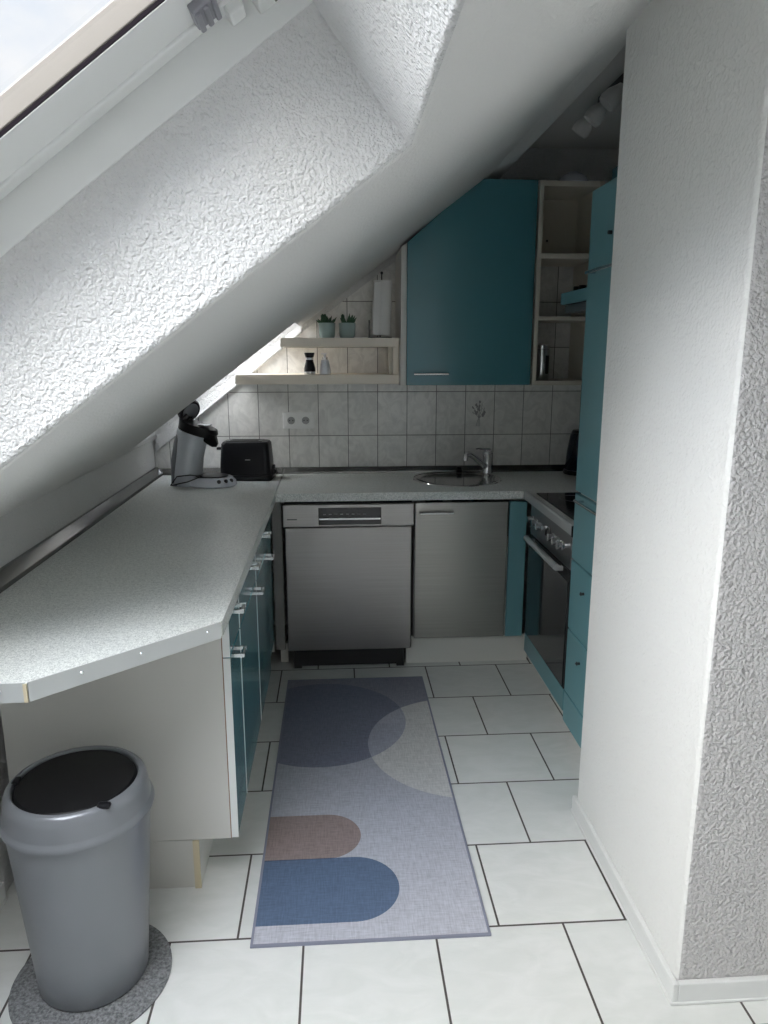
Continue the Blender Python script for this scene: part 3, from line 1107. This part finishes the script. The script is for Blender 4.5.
# ---- kettle
kt = thing('kettle', 'black electric kettle in the far corner of the back worktop', 'kettle', (1.283, 3.775, 0.8605), math.radians(150))
MB().lathe([(0, 0), (0.082, 0), (0.085, 0.006), (0.083, 0.022), (0, 0.024)], n=32).build('base', 'black_plastic', kt, smooth=True)
MB().lathe([(0, 0.0245), (0.074, 0.0245), (0.077, 0.03), (0.070, 0.12), (0.056, 0.205), (0.052, 0.215), (0, 0.217)], n=32).build('body', 'dark_blue_glass', kt, smooth=True)
MB().lathe([(0, 0.2175), (0.052, 0.2175), (0.045, 0.230), (0.012, 0.236), (0.012, 0.246), (0, 0.248)], n=28).build('lid', 'black_plastic', kt, smooth=True)
MB().tube([(-0.052, 0, 0.215), (-0.085, 0, 0.232), (-0.103, 0, 0.215), (-0.092, 0, 0.15), (-0.082, 0, 0.09), (-0.076, 0, 0.06)], 0.010, 10,
          rs=[.010, .012, .013, .011, .010, .009]).build('handle', 'black_plastic', kt, smooth=True)

# ---- wall shelves
def shelf(x0, z0, z1, label, clear):
    t = thing('wall_shelf', label, 'shelf', group='pale wooden boards in the roof corner')
    MB().prism([(x0, z0), (0.309, z0), (0.309, z1), (x0 + clear, z1)], 'y', 3.620, 3.8915).build('board', 'shelf_wood', t, 0.001)
    return t


s1 = shelf(-0.262, 1.514, 1.557, 'upper pale wood wall shelf carrying the potted succulents', 0.004)
s2 = shelf(-0.482, 1.338, 1.383, 'lower pale wood wall shelf carrying the salt and pepper mills', 0.004)
MB().box(0.280, 0.309, 3.628, 3.70, 1.3835, 1.5135).build('spacer_block', 'shelf_wood', s2, 0.001)
MB().box(0.262, 0.2795, 3.66, 3.72, 1.3835, 1.5135).build('spacer_block', 'cream', s2, 0.001)


# ---- succulents
def succulent(loc, seed, label, tall):
    t = thing('potted_succulent', label, 'potted plant', loc, group='succulents on the upper wooden shelf')
    MB().lathe([(0, 0), (0.033, 0), (0.038, 0.012), (0.040, 0.070), (0.037, 0.070), (0.035, 0.055), (0, 0.055)], n=28).build('pot', 'pot', t, smooth=True)
    MB().lathe([(0, 0.0555), (0.0345, 0.0555), (0, 0.060)], n=20).build('soil', 'soil', t)
    r = random.Random(seed)
    q = MB()
    for k in range(30):
        a = r.uniform(0, 2 * math.pi)
        tilt = r.uniform(0.15, 1.15)
        ln = r.uniform(0.030, 0.052)
        d = Vector((math.cos(a) * math.sin(tilt), math.sin(a) * math.sin(tilt), math.cos(tilt)))
        b = Vector((math.cos(a) * 0.010, math.sin(a) * 0.010, 0.058))
        q.tube([b, b + d * ln * 0.4, b + d * ln * 0.8 + Vector((0, 0, .003)), b + d * ln + Vector((0, 0, .006))], 0.004, 6, rs=[.003, .0055, .0035, .0006])
    for k in range(tall):
        c = Vector((-0.018 + 0.010 * k, 0.004, 0.060))
        q.tube([c, c + Vector((-.002, 0, .02)), c + Vector((-.003, 0, .045)), c + Vector((-.003, 0, .052))], 0.007, 8, rs=[.006, .009, .008, .002])
    q.build('leaves', 'succulent', t, smooth=True)
    return t


succulent((-0.037, 3.672, 1.5575), 1, 'potted succulent with one upright stem, further from the paper roll', 2)
succulent((0.060, 3.672, 1.5575), 5, 'potted succulent with spreading leaves, beside the paper roll', 1)

# ---- kitchen roll on holder
kr = thing('paper_towel_holder', 'dark wire holder with a white kitchen roll leaning on it', 'paper towel holder', (0.222, 3.70, 1.5575))
MB().lathe([(0, 0), (0.058, 0), (0.058, 0.005), (0, 0.006)], n=32).build('base', 'dark_metal', kr, smooth=True)
MB().tube([(0, 0, 0.006), (0.004, 0, 0.15), (0.008, 0, 0.30)], 0.003, 8).sphere((0.008, 0, 0.305), 0.007, n=8).build('rod', 'dark_metal', kr, smooth=True)
MB().tube([(-0.054, -0.004, 0.004), (-0.054, -0.004, 0.085)], 0.0028, 8).build('side_rod', 'dark_metal', kr, smooth=True)
pr = thing('kitchen_roll', 'white kitchen paper roll on the dark holder beside the cabinet', 'kitchen roll', (0.222, 3.70, 1.566))
m = MB()
n = 40
m.loft([[(r * math.cos(2 * math.pi * i / n), r * math.sin(2 * math.pi * i / n), z) for i in range(n)] for r, z in
        ((0.020, 0.0), (0.046, 0.0), (0.0475, 0.004), (0.0475, 0.252), (0.046, 0.256), (0.020, 0.256), (0.020, 0.0))], cap=False)
pr_r = m.build('roll', 'paper', pr, smooth=True, rot=(0, 0.045, 0))
pr_r.location = (0.003, 0, 0.004)
MB().box(-0.040, -0.010, -0.0485, -0.0465, 0.004, 0.250).build('loose_sheet', 'paper', pr, rot=(0, 0.045, 0))

# ---- pepper and salt
pm = thing('pepper_mill', 'black and chrome pepper mill on the lower wooden shelf', 'pepper mill', (-0.124, 3.665, 1.3835))
MB().lathe([(0, 0), (0.027, 0), (0.028, 0.003), (0.027, 0.014), (0, 0.014)], n=28).build('glass_base', 'steel_sink', pm, smooth=True)
MB().lathe([(0, 0.0145), (0.028, 0.0145), (0.0275, 0.03), (0.019, 0.062), (0.018, 0.070), (0, 0.070)], n=28).build('body', 'black_plastic', pm, smooth=True)
MB().lathe([(0, 0.0705), (0.019, 0.0705), (0.019, 0.080), (0, 0.080)], n=28).build('collar', 'chrome', pm, smooth=True)
MB().lathe([(0, 0.0805), (0.019, 0.0805), (0.025, 0.100), (0.024, 0.104), (0, 0.100)], n=28).build('cap', 'black_plastic', pm, smooth=True)
sm = thing('salt_mill', 'white salt mill with pale dispenser top beside the black mill', 'salt mill', (-0.050, 3.665, 1.3835))
MB().lathe([(0, 0), (0.026, 0), (0.0275, 0.004), (0.026, 0.03), (0.019, 0.062), (0.018, 0.070), (0, 0.071)], n=28).build('body', 'salt_white', sm, smooth=True)
MB().lathe([(0, 0.0715), (0.014, 0.0715), (0.014, 0.082), (0.006, 0.086), (0.006, 0.094), (0, 0.095)], n=20).build('neck', 'chrome', sm, smooth=True)
MB().box(-0.018, 0.010, -0.006, 0.006, 0.0955, 0.102).build('spout', 'salt_white', sm, 0.002)

# ---- double socket
so = thing('wall_socket', 'white double power socket on the tiled back wall', 'socket', (-0.196, 3.892, 1.140))
MB().box(-0.081, 0.081, -0.010, 0.0, -0.043, 0.043).build('frame', 'socket_white', so, 0.004)
for s in (-1, 1):
    cx = s * 0.0375
    pl_ = MB().box(cx - 0.028, cx + 0.028, -0.014, -0.010, -0.028, 0.028).build('cover_plate', 'socket_white', so, 0.003)
    n = 28
    m = MB()
    m.loft([[(cx + r * math.cos(2 * math.pi * i / n), y, r * math.sin(2 * math.pi * i / n)) for i in range(n)] for r, y in
            ((0.0225, -0.0141), (0.0225, -0.0165), (0.0205, -0.0165), (0.0195, -0.0143))], cap=False).build('rim', 'socket_white', pl_, smooth=True)
    MB().lathe([(0, -0.0142), (0.0195, -0.0142), (0.0195, -0.0146), (0, -0.0146)], c=(cx, 0, 0), n=24, axis='y').build('well', 'socket_inner', pl_)
    m = MB()
    for q in (-1, 1):
        m.lathe([(0, -0.0147), (0.003, -0.0147), (0.003, -0.0152), (0, -0.0152)], c=(cx + q * 0.0085, 0, 0), n=10, axis='y')
    m.build('pin_holes', 'black_matt', pl_)

# ---- toaster
to = thing('toaster', 'black two slot toaster on the worktop corner', 'toaster', (-0.452, 3.735, 0.8605), math.radians(-4))


def rrect(hx, hy, r, z, k=5, cx=0, cy=0):
    pts = []
    for sx, sy, a in ((1, 1, 0), (-1, 1, 90), (-1, -1, 180), (1, -1, 270)):
        for i in range(k + 1):
            t = math.radians(a + 90 * i / k)
            pts.append((cx + sx * (hx - r) + r * math.cos(t), cy + sy * (hy - r) + r * math.sin(t), z))
    return pts


MB().loft([rrect(.128, .078, .02, .0), rrect(.134, .083, .025, .010), rrect(.134, .083, .025, .028)]).build('base', 'black_plastic', to, smooth=True)
MB().loft([rrect(.128, .080, .028, .029), rrect(.124, .078, .028, .10), rrect(.118, .072, .028, .182), rrect(.110, .064, .025, .192)]).build('body', 'black_plastic', to, smooth=True)
MB().box(-.095, .085, -.045, .045, .1925, .196).build('top_plate', 'dark_metal', to, 0.001)
for s in (-1, 1):
    MB().box(-.075, .065, s * .022 - .010, s * .022 + .010, .1962, .1975).build('slot', 'black_matt', to)
MB().box(-.150, -.126, -.016, .016, .148, .160).build('lever', 'black_plastic', to, 0.003)
MB().lathe([(0, 0), (.013, 0), (.012, .012), (0, .013)], c=(.128, 0, .06), n=16, axis='x').build('dial', 'black_plastic', to)
MB().box(.115, .148, -.03, .03, .028, .052).build('cord_guard', 'black_plastic', to, 0.006)
MB().box(.004, .030, -.0790, -.0770, .104, .109).build('badge', 'socket_inner', to)

# ---- pod coffee machine
cm = thing('coffee_machine', 'grey and black pod coffee machine with open lid beside the toaster', 'coffee machine', (-0.640, 3.575, 0.8605), math.radians(-8))
# drip tray base
MB().lathe([(0, 0), (0.108, 0), (0.115, 0.006), (0.112, 0.026), (0.094, 0.044), (0, 0.045)], c=(0.045, -0.02, 0), n=48, sx=1.0, sy=0.82).build('drip_base', 'machine_silver', cm, smooth=True)
MB().lathe([(0, 0.0455), (0.078, 0.0455), (0.082, 0.050), (0, 0.052)], c=(0.040, -0.02, 0), n=40, sx=1.0, sy=0.80).build('drip_grid', 'black_plastic', cm, smooth=True)
for k in range(3):
    a = math.radians(-60 + 20 * k)
    MB().sphere((0.045 + 0.106 * math.cos(a), -0.02 + 0.087 * math.sin(a), 0.030), 0.010, n=8).build('button', 'dark_metal', cm, smooth=True)


def ell(cx, cy, rx, ry, z, n=28, tilt=0.0):
    return [(cx + rx * math.cos(2 * math.pi * i / n), cy + ry * math.sin(2 * math.pi * i / n), z + tilt * math.cos(2 * math.pi * i / n)) for i in range(n)]


# column leaning forward
MB().loft([ell(-0.085, 0, .072, .080, 0.0), ell(-0.082, 0, .070, .080, 0.06), ell(-0.072, 0, .068, .078, 0.13), ell(-0.058, 0, .070, .076, 0.20, tilt=-.01),
           ell(-0.046, 0, .072, .074, 0.255, tilt=-.022)]).build('column', 'silver_plastic', cm, smooth=True)
MB().loft([ell(-0.128, 0.01, .036, .070, 0.012), ell(-0.124, 0.01, .036, .070, 0.12), ell(-0.100, 0.01, .038, .064, 0.22), ell(-0.088, 0.01, .030, .055, 0.262)]).build('water_tank', 'bin_rim', cm, smooth=True)
# head and spout
MB().loft([ell(-0.030, 0, .085, .072, 0.250, tilt=-.028), ell(-0.018, 0, .092, .076, 0.272, tilt=-.030), ell(-0.018, 0, .090, .072, 0.292, tilt=-.030), ell(-0.022, 0, .07, .055, 0.298, tilt=-.025)]).build('head', 'black_plastic', cm, smooth=True)
MB().lathe([(0, 0), (.034, 0), (.036, .004), (.030, .006), (0, .005)], c=(0.020, -0.02, 0.290), n=24).build('pod_holder', 'chrome', cm, smooth=True, rot=(0, 0.0, 0))
MB().loft([rrect(.034, .022, .012, .252, cx=.030, cy=-.01), rrect(.036, .024, .012, .222, cx=.035, cy=-.01), rrect(.026, .016, .008, .200, cx=.050, cy=-.01), rrect(.010, .012, .004, .186, cx=.058, cy=-.01)]).build('spout', 'black_plastic', cm, smooth=True)
# raised lid, standing tilted on its hinge
ld = MB()
rings = []
for r, z in ((0.0, 0.0), (.052, 0.0), (.058, .010), (.058, .022), (.046, .036), (0.0, .042)):
    rings.append([(max(r, .0005) * math.cos(2 * math.pi * i / 32), max(r, .0005) * math.sin(2 * math.pi * i / 32), z) for i in range(32)])
ld.loft(rings)
lid = ld.build('lid', 'black_plastic', cm, smooth=True, rot=Vector((-0.72, 0.50, 0.42)).to_track_quat('Z', 'Y').to_euler())
lid.location = (-0.052, 0.0, 0.352)
ir = MB()
ir.lathe([(0, -0.004), (.040, -0.004), (.043, -0.0005), (0, -0.0005)], n=28)
ir.build('inner_disc', 'bin_rim', lid, smooth=True)
MB().tube([(-0.075, -0.03, 0.285), (-0.078, -0.025, 0.315), (-0.060, -0.015, 0.335)], 0.016, 10).tube([(-0.075, 0.03, 0.285), (-0.078, 0.025, 0.315), (-0.060, 0.015, 0.335)], 0.016, 10).build('hinge', 'black_plastic', cm, smooth=True)
cb = MB().tube([(-0.11, -0.085, 0.010), (-0.135, -0.10, 0.012), (-0.10, -0.105, 0.055), (-0.04, -0.10, 0.062), (0.02, -0.10, 0.058), (-0.05, -0.105, 0.03), (-0.13, -0.10, 0.012)], 0.0028, 8)
cb.build('cord', 'black_plastic', cm, smooth=True)

# ---- ceiling spotlights
lp = thing('ceiling_spotlight', 'ceiling spotlight bar with frosted heads in the dim kitchen', 'ceiling lamp', (1.07, 2.78, 2.48))
MB().box(-0.016, 0.016, -0.36, 0.36, -0.028, 0.0).build('rail', 'dark_metal', lp, 0.003)
for k, (dx, dy, ax, ay) in enumerate(((-0.045, 0.355, -0.5, 0.7), (-0.045, 0.205, -0.6, 0.5), (-0.05, 0.02, -0.7, 0.3), (-0.045, -0.20, -0.6, -0.2))):
    arm = MB().tube([(0, dy - 0.02, -0.026), (-0.004, dy - 0.02, -0.055), (dx * 0.8, dy, -0.070)], 0.006, 8).build('arm', 'dark_metal', lp, smooth=True)
    q = MB().lathe([(0.0, -0.012), (0.016, -0.012), (0.020, 0.0), (0.034, 0.030), (0.037, 0.055), (0.032, 0.068), (0.0, 0.072)], n=24)
    d = Vector((ax, ay * 0.4, -0.75)).normalized()
    q.build('lamp_head', 'glass_lamp', arm, smooth=True, loc=(dx, dy, -0.078), rot=d.to_track_quat('Z', 'Y').to_euler())

# ================================================================== floor things
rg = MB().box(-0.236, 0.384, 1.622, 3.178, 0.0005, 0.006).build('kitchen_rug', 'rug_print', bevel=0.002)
tag(rg, 'long blue grey runner rug with circle and pill shapes on the tiles', 'rug')
m = MB()
for a in ((-0.239, -0.232, 1.619, 3.181), (0.380, 0.387, 1.619, 3.181), (-0.232, 0.380, 1.619, 1.626), (-0.232, 0.380, 3.174, 3.181)):
    m.box(a[0], a[1], a[2], a[3], 0.0005, 0.0066)
m.build('hem', 'rug_edge', rg)

mt = MB().lathe([(0, 0), (0.184, 0), (0.186, 0.002), (0.186, 0.005), (0.184, 0.006), (0, 0.006)], c=(-0.612, 1.555, 0.0003), n=64).build('felt_mat', 'felt', smooth=True)
tag(mt, 'round grey felt mat under the waste bin', 'mat')

bn = thing('waste_bin', 'tall grey swing lid waste bin in front of the white panel', 'waste bin', (-0.613, 1.575, 0.0066))
BR = [(0.0, 0.0), (0.122, 0.0), (0.127, 0.006), (0.131, 0.06), (0.146, 0.26), (0.158, 0.42), (0.160, 0.440), (0.0, 0.441)]
MB().lathe(BR, n=64).build('body', 'bin_grey', bn, smooth=True)
lidp = [(0.148, 0.4415), (0.163, 0.4415), (0.1680, 0.445), (0.1700, 0.452), (0.1675, 0.459), (0.163, 0.463), (0.1615, 0.468), (0.158, 0.500),
        (0.153, 0.516), (0.146, 0.523), (0.139, 0.524), (0.136, 0.520), (0.135, 0.512), (0.138, 0.498)]
m = MB()
n = 64
m.loft([[(r * math.cos(2 * math.pi * i / n), r * math.sin(2 * math.pi * i / n), z) for i in range(n)] for r, z in lidp], cap=False)
m.build('lid_ring', 'bin_rim', bn, smooth=True)
m = MB()
m.lathe([(0, 0.505), (0.133, 0.505), (0.134, 0.514), (0.128, 0.521), (0.08, 0.525), (0, 0.526)], n=64)
fp_ = m.build('swing_flap', 'bin_flap', bn, smooth=True)
MB().box(0.080, 0.110, -0.118, -0.097, 0.516, 0.527).build('flap_tab', 'black_plastic', bn, 0.006)
MB().box(-0.142, -0.128, -0.014, 0.014, 0.516, 0.526).build('flap_pivot', 'black_plastic', bn, 0.003)
